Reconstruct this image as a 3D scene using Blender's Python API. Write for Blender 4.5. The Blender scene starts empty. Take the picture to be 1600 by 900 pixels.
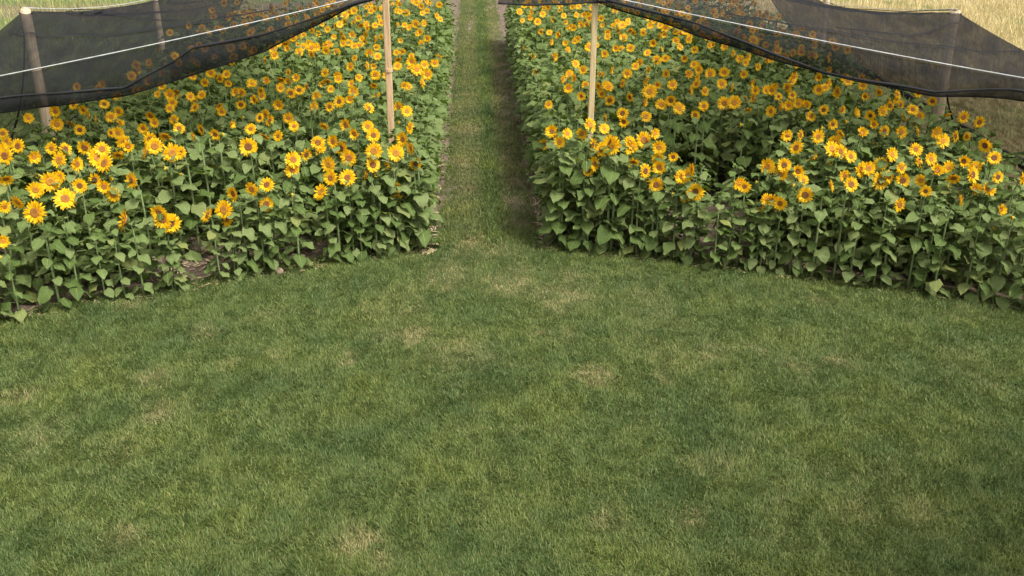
import bpy, math, random
import numpy as np
from mathutils import Vector, Matrix, Euler

rng = np.random.default_rng(7)
random.seed(7)
PI = math.pi
S = bpy.context.scene
COL = S.collection

# ------------------------------------------------------------------ camera
CAM_H, PITCH, F = 5.2, math.radians(23.8), 1500.0
cam_d = bpy.data.cameras.new('camera')
cam = bpy.data.objects.new('camera', cam_d)
COL.objects.link(cam)
cam.location = (0, 0, CAM_H)
cam.rotation_euler = (PI / 2 - PITCH, 0, 0)
cam_d.sensor_width = 36.0
cam_d.lens = F / 1600 * 36
cam_d.clip_end = 2000
S.camera = cam
cp, sp = math.cos(PITCH), math.sin(PITCH)

def ray(px, py):
    """horizontal offset and height change for every metre of distance along y"""
    a, b = (px - 800) / F, (450 - py) / F
    dy = cp + b * sp
    return a / dy, (b * cp - sp) / dy

def ground(px, py, z=0.0):
    rx, rz = ray(px, py)
    d = (z - CAM_H) / rz
    return rx * d, d

# ------------------------------------------------------------------ noise
def vnoise(x, y, scale, seed=0):
    x = np.asarray(x, float) / scale + 1000 + seed * 17.3
    y = np.asarray(y, float) / scale + 1000 + seed * 9.1
    xi, yi = np.floor(x).astype(np.int64), np.floor(y).astype(np.int64)
    fx, fy = x - xi, y - yi
    fx, fy = fx * fx * (3 - 2 * fx), fy * fy * (3 - 2 * fy)
    def h(a, b):
        n = (a * 374761393 + b * 668265263 + seed * 1442695) & 0x7fffffff
        n = ((n ^ (n >> 13)) * 1274126177) & 0x7fffffff
        return ((n ^ (n >> 16)) & 0xffff) / 65535.0
    return (h(xi, yi) * (1 - fx) + h(xi + 1, yi) * fx) * (1 - fy) + (h(xi, yi + 1) * (1 - fx) + h(xi + 1, yi + 1) * fx) * fy

def fbm(x, y, scale, seed=0, octv=3):
    t, a, s = 0, 0.5, 0
    for o in range(octv):
        t = t + a * vnoise(x, y, scale / 2 ** o, seed + o * 11); s += a; a *= .5
    return t / s

# ------------------------------------------------------------------ materials
def new_mat(name):
    m = bpy.data.materials.new(name); m.use_nodes = True
    nt = m.node_tree; nt.nodes.clear()
    return m, nt

def N(nt, t, **kw):
    n = nt.nodes.new(t)
    for k, v in kw.items():
        if k in n.inputs.keys(): n.inputs[k].default_value = v
        else: setattr(n, k, v)
    return n

def ramp(nt, fac, stops):
    r = nt.nodes.new('ShaderNodeValToRGB')
    e = r.color_ramp.elements
    while len(e) < len(stops): e.new(.5)
    for i, (p, c) in enumerate(stops):
        e[i].position = p; e[i].color = (*c, 1)
    nt.links.new(fac, r.inputs['Fac'])
    return r.outputs['Color']

def mix(nt, fac, a, b, mode='MIX'):
    m = nt.nodes.new('ShaderNodeMix'); m.data_type = 'RGBA'; m.blend_type = mode
    for k, v in ((0, fac), (6, a), (7, b)):
        if hasattr(v, 'is_linked') or isinstance(v, bpy.types.NodeSocket): nt.links.new(v, m.inputs[k])
        else: m.inputs[k].default_value = v if k == 0 else (*v, 1)
    return m.outputs[2]

def noise(nt, scale, detail=4, rough=.6, coord='Object', vec=None, stretch=None):
    n = nt.nodes.new('ShaderNodeTexNoise')
    n.inputs['Scale'].default_value = scale; n.inputs['Detail'].default_value = detail; n.inputs['Roughness'].default_value = rough
    tc = nt.nodes.new('ShaderNodeTexCoord')
    src = tc.outputs[coord]
    if stretch:
        mp = nt.nodes.new('ShaderNodeMapping'); mp.inputs['Scale'].default_value = stretch
        nt.links.new(src, mp.inputs['Vector']); src = mp.outputs['Vector']
    nt.links.new(src, n.inputs['Vector'])
    return n.outputs['Fac']

def leafy(name, stops, rough, transl, tcol_mul=(1, 1, 1), spec=.3, vein=0.0):
    """thin plant tissue: diffuse + gloss, part of the light goes through"""
    m, nt = new_mat(name)
    geo = nt.nodes.new('ShaderNodeNewGeometry'); oi = nt.nodes.new('ShaderNodeObjectInfo')
    ad = N(nt, 'ShaderNodeMath', operation='ADD'); nt.links.new(geo.outputs['Random Per Island'], ad.inputs[0])
    sc = N(nt, 'ShaderNodeMath', operation='MULTIPLY'); nt.links.new(oi.outputs['Random'], sc.inputs[0]); sc.inputs[1].default_value = .35
    nt.links.new(sc.outputs[0], ad.inputs[1])
    md = N(nt, 'ShaderNodeMath', operation='MODULO'); nt.links.new(ad.outputs[0], md.inputs[0]); md.inputs[1].default_value = 1.0
    c = ramp(nt, md.outputs[0], stops)
    nz = noise(nt, 22, 3, .6)
    c = mix(nt, .35, c, ramp(nt, nz, [(.3, (.35, .35, .35)), (.7, (1, 1, 1))]), 'MULTIPLY')
    bs = N(nt, 'ShaderNodeBsdfPrincipled', Roughness=rough)
    bs.inputs['Specular IOR Level'].default_value = spec
    nt.links.new(c, bs.inputs['Base Color'])
    if vein:
        bp = nt.nodes.new('ShaderNodeBump'); bp.inputs['Strength'].default_value = vein; bp.inputs['Distance'].default_value = .01
        nt.links.new(noise(nt, 45, 2, .5), bp.inputs['Height']); nt.links.new(bp.outputs['Normal'], bs.inputs['Normal'])
    tr = nt.nodes.new('ShaderNodeBsdfTranslucent')
    nt.links.new(mix(nt, 1.0, c, tcol_mul, 'MULTIPLY'), tr.inputs['Color'])
    ms = nt.nodes.new('ShaderNodeMixShader'); ms.inputs[0].default_value = transl
    nt.links.new(bs.outputs[0], ms.inputs[1]); nt.links.new(tr.outputs[0], ms.inputs[2])
    out = nt.nodes.new('ShaderNodeOutputMaterial'); nt.links.new(ms.outputs[0], out.inputs[0])
    return m

def simple(name, stops, scale=8, rough=.8, detail=5, spec=.3, bump=0, stretch=None, bscale=None, coord='Object'):
    m, nt = new_mat(name)
    c = ramp(nt, noise(nt, scale, detail, .6, coord, stretch=stretch), stops)
    bs = N(nt, 'ShaderNodeBsdfPrincipled', Roughness=rough); bs.inputs['Specular IOR Level'].default_value = spec
    nt.links.new(c, bs.inputs['Base Color'])
    if bump:
        bp = nt.nodes.new('ShaderNodeBump'); bp.inputs['Strength'].default_value = bump; bp.inputs['Distance'].default_value = .02
        nt.links.new(noise(nt, bscale or scale * 4, 6, .7, coord, stretch=stretch), bp.inputs['Height']); nt.links.new(bp.outputs['Normal'], bs.inputs['Normal'])
    out = nt.nodes.new('ShaderNodeOutputMaterial'); nt.links.new(bs.outputs[0], out.inputs[0])
    return m

M_LEAF = leafy('sunflower_leaf', [(0, (.082, .124, .029)), (.35, (.124, .174, .045)), (.75, (.164, .214, .070)), (.95, (.185, .226, .080)), (1, (.22, .235, .065))], .65, .30, (1.1, 1.15, .5), .16, .35)
M_STEM = leafy('sunflower_stem', [(0, (.15, .21, .070)), (1, (.22, .28, .11))], .6, 0.05)
M_BRACT = leafy('sunflower_bract', [(0, (.09, .15, .04)), (1, (.14, .19, .06))], .6, .1)
M_PETAL = leafy('sunflower_petal', [(0, (.84, .47, .005)), (.5, (.90, .53, .008)), (1, (.91, .58, .014))], .5, .30, (1, .9, .5), .2)
def disc_mat():
    m, nt = new_mat('sunflower_disc')
    oi = nt.nodes.new('ShaderNodeObjectInfo')
    c0 = ramp(nt, oi.outputs['Random'], [(0, (.14, .055, .012)), (.45, (.36, .15, .018)), (1, (.58, .29, .022))])
    tc = nt.nodes.new('ShaderNodeTexCoord')
    ln = N(nt, 'ShaderNodeVectorMath', operation='LENGTH')
    nt.links.new(tc.outputs['Object'], ln.inputs[0])
    mr = N(nt, 'ShaderNodeMapRange'); mr.inputs[1].default_value = .005; mr.inputs[2].default_value = .05
    nt.links.new(ln.outputs['Value'], mr.inputs[0])
    c1 = mix(nt, mr.outputs[0], (.55, .62, .45), (1.15, .95, .8))
    c = mix(nt, 1.0, c0, c1, 'MULTIPLY')
    v = nt.nodes.new('ShaderNodeTexVoronoi'); v.inputs['Scale'].default_value = 220
    nt.links.new(tc.outputs['Object'], v.inputs['Vector'])
    c = mix(nt, .6, c, ramp(nt, v.outputs['Distance'], [(0, (1.0, .95, .8)), (.6, (.3, .25, .2))]), 'MULTIPLY')
    bs = N(nt, 'ShaderNodeBsdfPrincipled', Roughness=.85); nt.links.new(c, bs.inputs['Base Color'])
    out = nt.nodes.new('ShaderNodeOutputMaterial'); nt.links.new(bs.outputs[0], out.inputs[0])
    return m
M_DISC = disc_mat()

def blade_mat(name, green, dry, transl=.25, rough=.6, patchy=True):
    """grass: each blade has its own tone; 'dry' says how yellow the patch it grows in is"""
    m, nt = new_mat(name)
    geo = nt.nodes.new('ShaderNodeNewGeometry')
    a = nt.nodes.new('ShaderNodeAttribute'); a.attribute_name = 'dry'
    g = ramp(nt, geo.outputs['Random Per Island'], green)
    d = ramp(nt, geo.outputs['Random Per Island'], dry)
    if patchy:
        pz = N(nt, 'ShaderNodeTexNoise', Scale=.9, Detail=4, Roughness=.65); nt.links.new(geo.outputs['Position'], pz.inputs['Vector'])
        g = mix(nt, 1.0, g, ramp(nt, pz.outputs['Fac'], [(.34, (.62, .74, .80)), (.52, (1, 1, 1)), (.68, (1.25, 1.16, .95))]), 'MULTIPLY')
    c = mix(nt, a.outputs['Fac'], g, d)
    bs = N(nt, 'ShaderNodeBsdfPrincipled', Roughness=rough); bs.inputs['Specular IOR Level'].default_value = .25
    nt.links.new(c, bs.inputs['Base Color'])
    tr = nt.nodes.new('ShaderNodeBsdfTranslucent'); nt.links.new(c, tr.inputs['Color'])
    ms = nt.nodes.new('ShaderNodeMixShader'); ms.inputs[0].default_value = transl
    nt.links.new(bs.outputs[0], ms.inputs[1]); nt.links.new(tr.outputs[0], ms.inputs[2])
    out = nt.nodes.new('ShaderNodeOutputMaterial'); nt.links.new(ms.outputs[0], out.inputs[0])
    return m

M_BLADE = blade_mat('lawn_blade', [(0, (.054, .085, .017)), (.5, (.098, .140, .031)), (.85, (.145, .188, .048)), (1, (.20, .235, .080))],
                    [(0, (.16, .15, .055)), (.5, (.28, .23, .095)), (1, (.42, .33, .16))])
M_HAY = blade_mat('dry_field_blade', [(0, (.16, .19, .05)), (1, (.28, .30, .09))], [(0, (.40, .31, .13)), (.6, (.58, .46, .22)), (1, (.70, .58, .31))])
M_THATCH = simple('lawn_thatch', [(.3, (.035, .055, .016)), (.55, (.060, .085, .026)), (.75, (.10, .105, .04))], 3.2, .95, 8, .1, .6, bscale=60)
M_PATH = simple('path_earth', [(.30, (.035, .055, .016)), (.46, (.075, .075, .032)), (.56, (.13, .098, .066)), (.75, (.19, .145, .10))], 1.6, .95, 8, .1, .6, bscale=60)
M_SOIL = simple('bed_soil', [(.3, (.065, .046, .034)), (.52, (.13, .094, .068)), (.72, (.24, .185, .13))], 5, .95, 10, .1, 1.0, bscale=24)
M_WOOD = simple('pine_post', [(.3, (.33, .21, .11)), (.5, (.46, .31, .17)), (.7, (.56, .40, .24))], 9, .75, 6, .2, .25, stretch=(6, 6, .35))
M_PALEWOOD = simple('pale_post', [(.3, (.34, .26, .13)), (.5, (.47, .36, .19)), (.7, (.58, .46, .27))], 9, .75, 6, .2, .25, stretch=(6, 6, .35))
M_OLDWOOD = simple('weathered_post', [(.3, (.32, .24, .15)), (.5, (.48, .37, .24)), (.7, (.58, .47, .33))], 7, .85, 6, .2, .4, stretch=(6, 6, .35))
M_CABLE = simple('cable_white', [(.3, (.36, .36, .35)), (.7, (.60, .60, .58))], 14, .6)
M_STONE = simple('round_stone', [(.3, (.12, .08, .05)), (.7, (.30, .22, .15))], 14, .9, 6, .2, .6)
M_ROPE = simple('hem_black', [(.3, (.008, .008, .010)), (.7, (.016, .016, .018))], 30, .8)
M_STRAW = simple('soil_litter', [(.3, (.24, .17, .09)), (.7, (.46, .36, .22))], 30, .9)

def net_mat(name, cover):
    m, nt = new_mat(name)
    n1 = noise(nt, 3.0, 4, .6, stretch=(2.6, .5, 1.2))
    mr = N(nt, 'ShaderNodeMapRange'); nt.links.new(n1, mr.inputs[0])
    mr.inputs[1].default_value = .3; mr.inputs[2].default_value = .7
    mr.inputs[3].default_value = cover - .12; mr.inputs[4].default_value = cover + .12
    d = N(nt, 'ShaderNodeBsdfPrincipled', Roughness=1.0); d.inputs['Base Color'].default_value = (.021, .021, .024, 1)
    d.inputs['Specular IOR Level'].default_value = .03
    t = nt.nodes.new('ShaderNodeBsdfTransparent')
    ms = nt.nodes.new('ShaderNodeMixShader'); nt.links.new(mr.outputs[0], ms.inputs[0])
    nt.links.new(t.outputs[0], ms.inputs[1]); nt.links.new(d.outputs[0], ms.inputs[2])
    out = nt.nodes.new('ShaderNodeOutputMaterial'); nt.links.new(ms.outputs[0], out.inputs[0])
    return m
M_NET = net_mat('net_sheet', .59)
M_NETWALL = net_mat('net_wall', .78)
M_NETVAL = net_mat('net_valance', .69)

def ground_mat():
    m, nt = new_mat('open_field')
    geo = nt.nodes.new('ShaderNodeNewGeometry')
    sx = nt.nodes.new('ShaderNodeSeparateXYZ'); nt.links.new(geo.outputs['Position'], sx.inputs[0])
    big = noise(nt, .35, 5, .6); fine = noise(nt, 9, 6, .7)
    green = ramp(nt, fine, [(.3, (.065, .095, .030)), (.7, (.13, .165, .055))])
    tan = ramp(nt, fine, [(.3, (.20, .155, .075)), (.7, (.36, .29, .15))])
    soil = ramp(nt, fine, [(.3, (.10, .075, .05)), (.7, (.18, .14, .10))])
    # green field to the west, dry field to the east and beyond a worked strip
    def step(sock, a, b):
        mr = N(nt, 'ShaderNodeMapRange'); nt.links.new(sock, mr.inputs[0]); mr.inputs[1].default_value = a; mr.inputs[2].default_value = b
        return mr.outputs[0]
    wob = N(nt, 'ShaderNodeMath', operation='MULTIPLY_ADD'); nt.links.new(big, wob.inputs[0]); wob.inputs[1].default_value = 5; nt.links.new(sx.outputs['Y'], wob.inputs[2])
    c = mix(nt, step(sx.outputs['X'], -1, 2), green, tan)
    far = step(wob.outputs[0], 39.0, 40.0)
    c = mix(nt, far, c, soil)
    c = mix(nt, step(wob.outputs[0], 42.5, 43.5), c, green)
    c = mix(nt, step(wob.outputs[0], 46, 48), c, tan)
    # the east side never has the soil strip
    tan2 = mix(nt, step(big, .52, .66), tan, green)
    c = mix(nt, step(sx.outputs['X'], 2, 4), c, tan2)
    bs = N(nt, 'ShaderNodeBsdfPrincipled', Roughness=.95); bs.inputs['Specular IOR Level'].default_value = .1
    nt.links.new(c, bs.inputs['Base Color'])
    bp = nt.nodes.new('ShaderNodeBump'); bp.inputs['Strength'].default_value = .8; bp.inputs['Distance'].default_value = .06
    nt.links.new(noise(nt, 14, 6, .7), bp.inputs['Height']); nt.links.new(bp.outputs['Normal'], bs.inputs['Normal'])
    out = nt.nodes.new('ShaderNodeOutputMaterial'); nt.links.new(bs.outputs[0], out.inputs[0])
    return m
M_FIELD = ground_mat()

# ------------------------------------------------------------------ mesh helpers
class MB:
    def __init__(s): s.v = []; s.f = []; s.m = []; s.n = 0
    def add(s, verts, faces, mat=0):
        verts = np.asarray(verts, float).reshape(-1, 3)
        s.v.append(verts)
        for f in faces: s.f.append(tuple(i + s.n for i in f)); s.m.append(mat)
        s.n += len(verts)
    def arrays(s): return np.concatenate(s.v), s.f, s.m
    def tube(s, pts, radii, sides=6, mat=0, cap=True):
        pts = [Vector(p) for p in pts]
        if not hasattr(radii, '__len__'): radii = [radii] * len(pts)
        vs, fs = [], []
        for i, p in enumerate(pts):
            t = (pts[min(i + 1, len(pts) - 1)] - pts[max(i - 1, 0)]).normalized()
            u = t.orthogonal().normalized() if abs(t.z) < .98 else Vector((1, 0, 0)).cross(t).normalized()
            if abs(t.z) < .98:
                u = Vector((0, 0, 1)).cross(t).normalized()
            w = t.cross(u)
            for k in range(sides):
                a = 2 * PI * k / sides
                vs.append(p + (u * math.cos(a) + w * math.sin(a)) * radii[i])
        for i in range(len(pts) - 1):
            for k in range(sides):
                a, b = i * sides + k, i * sides + (k + 1) % sides
                fs.append((a, b, b + sides, a + sides))
        if cap:
            fs.append(tuple(range(sides - 1, -1, -1))); fs.append(tuple(range(len(vs) - sides, len(vs))))
        s.add([tuple(v) for v in vs], fs, mat)
    def mesh(s, name, mats, smooth=True):
        v, f, m = s.arrays()
        return make_mesh(name, v, f, mats, m, smooth)

def make_mesh(name, v, f, mats, midx=None, smooth=True):
    me = bpy.data.meshes.new(name)
    me.from_pydata([tuple(x) for x in v], [], f)
    for m in mats: me.materials.append(m)
    if midx is not None and len(mats) > 1: me.polygons.foreach_set('material_index', np.asarray(midx, np.int32))
    if smooth: me.polygons.foreach_set('use_smooth', np.ones(len(me.polygons), bool))
    me.update()
    return me

def fast_mesh(name, co, loops, starts, totals, mats, midx=None, smooth=True):
    me = bpy.data.meshes.new(name)
    me.vertices.add(len(co)); me.vertices.foreach_set('co', np.ascontiguousarray(co, np.float32).ravel())
    me.loops.add(len(loops)); me.loops.foreach_set('vertex_index', np.ascontiguousarray(loops, np.int32))
    me.polygons.add(len(starts)); me.polygons.foreach_set('loop_start', np.ascontiguousarray(starts, np.int32))
    me.polygons.foreach_set('loop_total', np.ascontiguousarray(totals, np.int32))
    for m in mats: me.materials.append(m)
    if midx is not None: me.polygons.foreach_set('material_index', np.ascontiguousarray(midx, np.int32))
    if smooth: me.polygons.foreach_set('use_smooth', np.ones(len(starts), bool))
    me.update(calc_edges=True); me.validate()
    return me

def obj(name, me, parent=None, loc=(0, 0, 0), rot=(0, 0, 0), scale=1.0):
    o = bpy.data.objects.new(name, me); COL.objects.link(o)
    o.location = loc; o.rotation_euler = rot; o.scale = (scale,) * 3
    if parent: o.parent = parent
    return o

def tag(o, label=None, cat=None, group=None, kind=None):
    if label: o['label'] = label
    if cat: o['category'] = cat
    if group: o['group'] = group
    if kind: o['kind'] = kind
    return o

def sheet(name, pts, z, mat):
    me = make_mesh(name, [(x, y, z) for x, y in pts], [tuple(range(len(pts)))], [mat], smooth=False)
    return tag(obj(name, me), kind='structure')

# ------------------------------------------------------------------ layout of the place (metres)
def path_mid(d): return -.355 - .0378 * (d - 13.3)
def path_l(d): return path_mid(d) - .79
def path_r(d): return path_mid(d) + .79
FRONT_L = np.array([ground(*p) for p in [(-260, 600), (-120, 550), (0, 514), (100, 488), (230, 468), (330, 448), (440, 427), (560, 410), (650, 396)]])
FRONT_R = np.array([ground(*p) for p in [(845, 388), (900, 394), (1000, 406), (1150, 424), (1300, 444), (1450, 464), (1600, 486), (1800, 530)]])
def front(x):
    x = np.asarray(x, float)
    return np.where(x < -.3, np.interp(x, FRONT_L[:, 0], FRONT_L[:, 1]), np.interp(x, FRONT_R[:, 0], FRONT_R[:, 1]))
BED_L, BED_R, BED_END = -7.45, 7.15, 31.0

sheet('ground', [(-300, -60), (300, -60), (300, 400), (-300, 400)], 0, M_FIELD)
# soil of the two beds
pl = [(x, y + .36) for x, y in FRONT_L if x > -9.5]
sheet('soil', [(BED_L - .6, pl[0][1])] + pl + [(path_l(13) - .02, pl[-1][1])] + [(path_l(BED_END + 12), BED_END + 12), (BED_L - .6, BED_END + 12)], .004, M_SOIL)
pr = [(x, y + .36) for x, y in FRONT_R if x < 9]
sheet('soil', [(path_r(13), pr[0][1])] + pr + [(BED_R + .9, pr[-1][1]), (BED_R + .9, BED_END + 12), (path_r(BED_END + 12), BED_END + 12)], .004, M_SOIL)
# lawn in front and the mown path between the beds
lp = [(-30, -8), (30, -8), (30, FRONT_R[-1][1] - .1)] + [(x, y + .39) for x, y in FRONT_R[::-1]] + [(path_r(14.2), 14.2)]
sheet('lawn', lp + [(path_l(14.2), 14.2)] + [(x, y + .39) for x, y in FRONT_L[::-1]] + [(-30, FRONT_L[0][1] - .1)], .008, M_THATCH)
sheet('path', [(path_l(14.0), 14.0), (path_r(14.0), 14.0), (path_r(60), 60), (path_l(60), 60)], .012, M_PATH)

# ------------------------------------------------------------------ grass
DRY = [(705, 433, .40, 1), (800, 443, .46, 1), (880, 466, .44, 1), (770, 395, .3, .7), (735, 385, .25, .7), (650, 527, .30, 1), (925, 590, .28, 1), (1105, 552, .4, .6), (255, 640, .36, .75),
       (60, 690, .4, .35), (550, 850, .27, .95), (600, 885, .26, .5), (210, 480, .25, .6), (320, 520, .3, .55), (835, 523, .2, .7), (885, 522, .22, .7),
       (1310, 565, .26, .75), (1240, 572, .3, .55), (1275, 470, .24, .5), (940, 805, .25, .55), (1080, 810, .26, .6), (235, 592, .28, .8),
       (20, 625, .3, .7), (430, 560, .2, .45), (540, 560, .17, .7), (1040, 588, .16, .7), (640, 490, .3, .45), (720, 552, .6, .45), (1180, 545, .25, .5),
       (190, 700, .35, .3), (1330, 790, .35, .35), (1430, 800, .3, .4), (180, 850, .25, .5), (360, 575, .25, .4), (1540, 600, .3, .3), (900, 437, .35, .5),
       (740, 205, .5, .5), (715, 255, .3, .55), (730, 300, .25, .4), (720, 395, .25, .6), (800, 395, .25, .5), (1000, 470, .4, .4), (1010, 540, .5, .25)]
DRYP = [(*ground(a, b), r * (.8 if b > 480 else 1), w * (.88 if b > 480 else 1)) for a, b, r, w in DRY]
def dryness(x, y):
    d = np.zeros_like(x)
    wx = x + .35 * (fbm(x, y, .35, 3) - .5); wy = y + .5 * (fbm(x, y, .35, 8) - .5)
    for cx, cy, r, w in DRYP:
        q = ((wx - cx) / r) ** 2 + ((wy - cy) / (r * 1.25)) ** 2
        d = np.maximum(d, w * np.exp(-q * 1.8))
    n = fbm(x, y, 1.1, 21, 4)
    d = np.maximum(d, np.clip((n - .63) * 1.6, 0, .22))
    return d

def blades(name, x, y, L, W, lean, dry, mat, z0=.008, az=None, label=None, cat=None):
    n = len(x)
    if az is None: az = rng.uniform(0, 2 * PI, n)
    face = az + PI / 2 + rng.normal(0, .5, n)
    dx, dy = np.cos(az), np.sin(az); wx, wy = np.cos(face) * W / 2, np.sin(face) * W / 2
    co = np.zeros((n, 5, 3))
    for k, (t, wf) in enumerate(((0, 1), (0, -1), (.55, .85), (.55, -.85), (1, 0))):
        h = L * np.cos(lean * (.35 + .65 * t)) * t; r = L * np.sin(lean * (.35 + .65 * t)) * t
        co[:, k, 0] = x + dx * r + wx * wf; co[:, k, 1] = y + dy * r + wy * wf; co[:, k, 2] = z0 + h
    b = np.arange(n)[:, None] * 5
    lp = np.concatenate([b + np.array([[0, 1, 3, 2]]), b + np.array([[2, 3, 4]])], 1)     # quad + tip
    starts = np.stack([np.arange(n) * 7, np.arange(n) * 7 + 4], 1).ravel(); tot = np.tile([4, 3], n)
    me = fast_mesh(name, co.reshape(-1, 3), lp.ravel(), starts, tot, [mat], smooth=True)
    a = me.attributes.new('dry', 'FLOAT', 'POINT'); a.data.foreach_set('value', np.repeat(dry, 5).astype(np.float32))
    o = obj(name, me); tag(o, label, cat, kind='stuff')
    return o

def scatter_lawn():
    X, Y = [], []
    for y0 in np.arange(5.4, 15.8, .4):
        z = y0 * cp + CAM_H * sp
        hw = z * 800 / F + 1.3
        dens = 7600 * (9.0 / z) ** 1.6
        n = int(dens * .4 * 2 * hw)
        x = rng.uniform(-hw, hw, n); y = rng.uniform(y0, y0 + .4, n)
        keep = (y < front(x) + .40 + .06 * (vnoise(x, y, .2, 4) - .5)) | ((x > path_l(y)) & (x < path_r(y)) & (y < 14.0 + 1.8 * rng.random(n)))
        X.append(x[keep]); Y.append(y[keep])
    x, y = np.concatenate(X), np.concatenate(Y)
    d = dryness(x, y)
    # trampled, bare places lose blades
    keep = rng.random(len(x)) > np.clip(d - .35, 0, 1) * .55
    x, y, d = x[keep], y[keep], d[keep]
    tuft = fbm(x, y, .22, 31, 2); big = fbm(x, y, .9, 37)
    L = (.043 + .026 * tuft + .016 * (big - .5)) * rng.uniform(.65, 1.25, len(x)) * (1 - .35 * d)
    az = 2 * PI * (fbm(x, y, .28, 41, 2) * 2.2) + rng.normal(0, 1.25, len(x))
    lean = np.clip(rng.normal(.68, .36, len(x)) + .25 * d, .1, 1.4)
    dd = np.clip(d + rng.normal(0, .12, len(x)) + (rng.random(len(x)) < .035) * .5, 0, 1)
    blades('grass', x, y, L, rng.uniform(.0042, .0072, len(x)), lean, dd, M_BLADE, .008, az, 'short mown green lawn grass with straw coloured dry patches', 'grass')
scatter_lawn()

def scatter_path():
    n = 150000
    y = 13.0 + (44 - 13.0) * rng.random(n) ** 1.25
    x = path_mid(y) + rng.uniform(-.80, .80, n)
    u = (x - path_mid(y)) / .79
    keep = (np.abs(u) < .97 - .14 * fbm(x, y, .5, 51)) & (y > 13.1 + 1.6 * rng.random(n))
    # worn brown ground along the east edge
    worn = np.exp(-((u - .75) / .34) ** 2) * np.clip(fbm(x, y, 1.6, 55) * 2.8 - .7, 0, 1)
    worn = np.maximum(worn, np.exp(-((u - .62) / .36) ** 2) * np.exp(-((y - 15.2) / 1.3) ** 2))
    for wx_, wy_, rx_, ry_ in ((805, 335, .26, 1.1), (812, 290, .2, .8), (780, 60, .25, 4.5), (790, 110, .2, 1.5), (700, 300, .16, .5), (735, 40, .14, 3)):
        gx_, gy_ = ground(wx_, wy_)
        worn = np.maximum(worn, 1.1 * np.exp(-((x - gx_) / rx_) ** 2 - ((y - gy_) / ry_) ** 2))
    keep &= rng.random(n) > worn * .9
    x, y, u = x[keep], y[keep], u[keep]
    d = np.clip(.14 + dryness(x, y) * .8 + .22 * np.exp(-((u + .45) / .3) ** 2) * fbm(x, y, 1.2, 57) + .35 * np.exp(-((u - .6) / .25) ** 2) * fbm(x, y, 1.5, 59), 0, .8)
    lush = np.exp(-((u - .12) / .18) ** 2)
    L = (.055 + .05 * lush) * rng.uniform(.6, 1.3, len(x))
    blades('grass', x, y, L, rng.uniform(.008, .013, len(x)), np.clip(rng.normal(.75, .3, len(x)), .1, 1.4), np.clip(d - .3 * lush + rng.normal(0, .1, len(x)), 0, 1), M_BLADE, .012, None,
           'mown grass strip running between the two sunflower beds', 'grass')
scatter_path()

def scatter_field():
    X, Y = [], []
    n = 60000
    y = 26 + 34 * rng.random(n) ** 1.3; s = rng.random(n) < .6
    x = np.where(s, rng.uniform(9.9, 30, n), rng.uniform(-34, -10, n))
    keep = np.abs(x) < (y * cp + 2) * 900 / F + 1
    keep &= ~((x < 0) & (y < 36 + 3 * fbm(x, y, 3, 61)))
    x, y = x[keep], y[keep]
    dry = np.where(x > 0, .95 - 1.4 * np.clip(fbm(x, y, 4, 63) - .52, 0, 1), np.where(y < 41, .25, .85))
    blades('dry_grass', x, y, rng.uniform(.2, .48, len(x)), rng.uniform(.012, .024, len(x)), np.clip(rng.normal(.4, .25, len(x)), .05, 1.2),
           np.clip(dry + rng.normal(0, .1, len(x)), 0, 1), M_HAY, 0, None, 'tall straw coloured dry grass in the open field beyond the net', 'grass')
    # shorter growth close behind the netting
    n = 70000
    y = 14 + 26 * rng.random(n) ** 1.3; s = rng.random(n) < .55
    x = np.where(s, rng.uniform(8.0, 22, n), rng.uniform(-22, -8.3, n))
    keep = np.abs(x) < (y * cp + 2) * 860 / F + 1
    keep &= ~((x > 0) & (y < 27) & (x < 8.4))
    x, y = x[keep], y[keep]
    dry = np.where(x > 0, .75 - 1.0 * np.clip(fbm(x, y, 3, 67) - .45, 0, 1), .12 + .3 * fbm(x, y, 2, 69))
    blades('field_grass', x, y, rng.uniform(.08, .2, len(x)), rng.uniform(.010, .018, len(x)), np.clip(rng.normal(.6, .25, len(x)), .05, 1.2),
           np.clip(dry + rng.normal(0, .1, len(x)), 0, 1), M_HAY, 0, None, 'rough grass growing outside the netting beside the beds', 'grass')
scatter_field()

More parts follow.
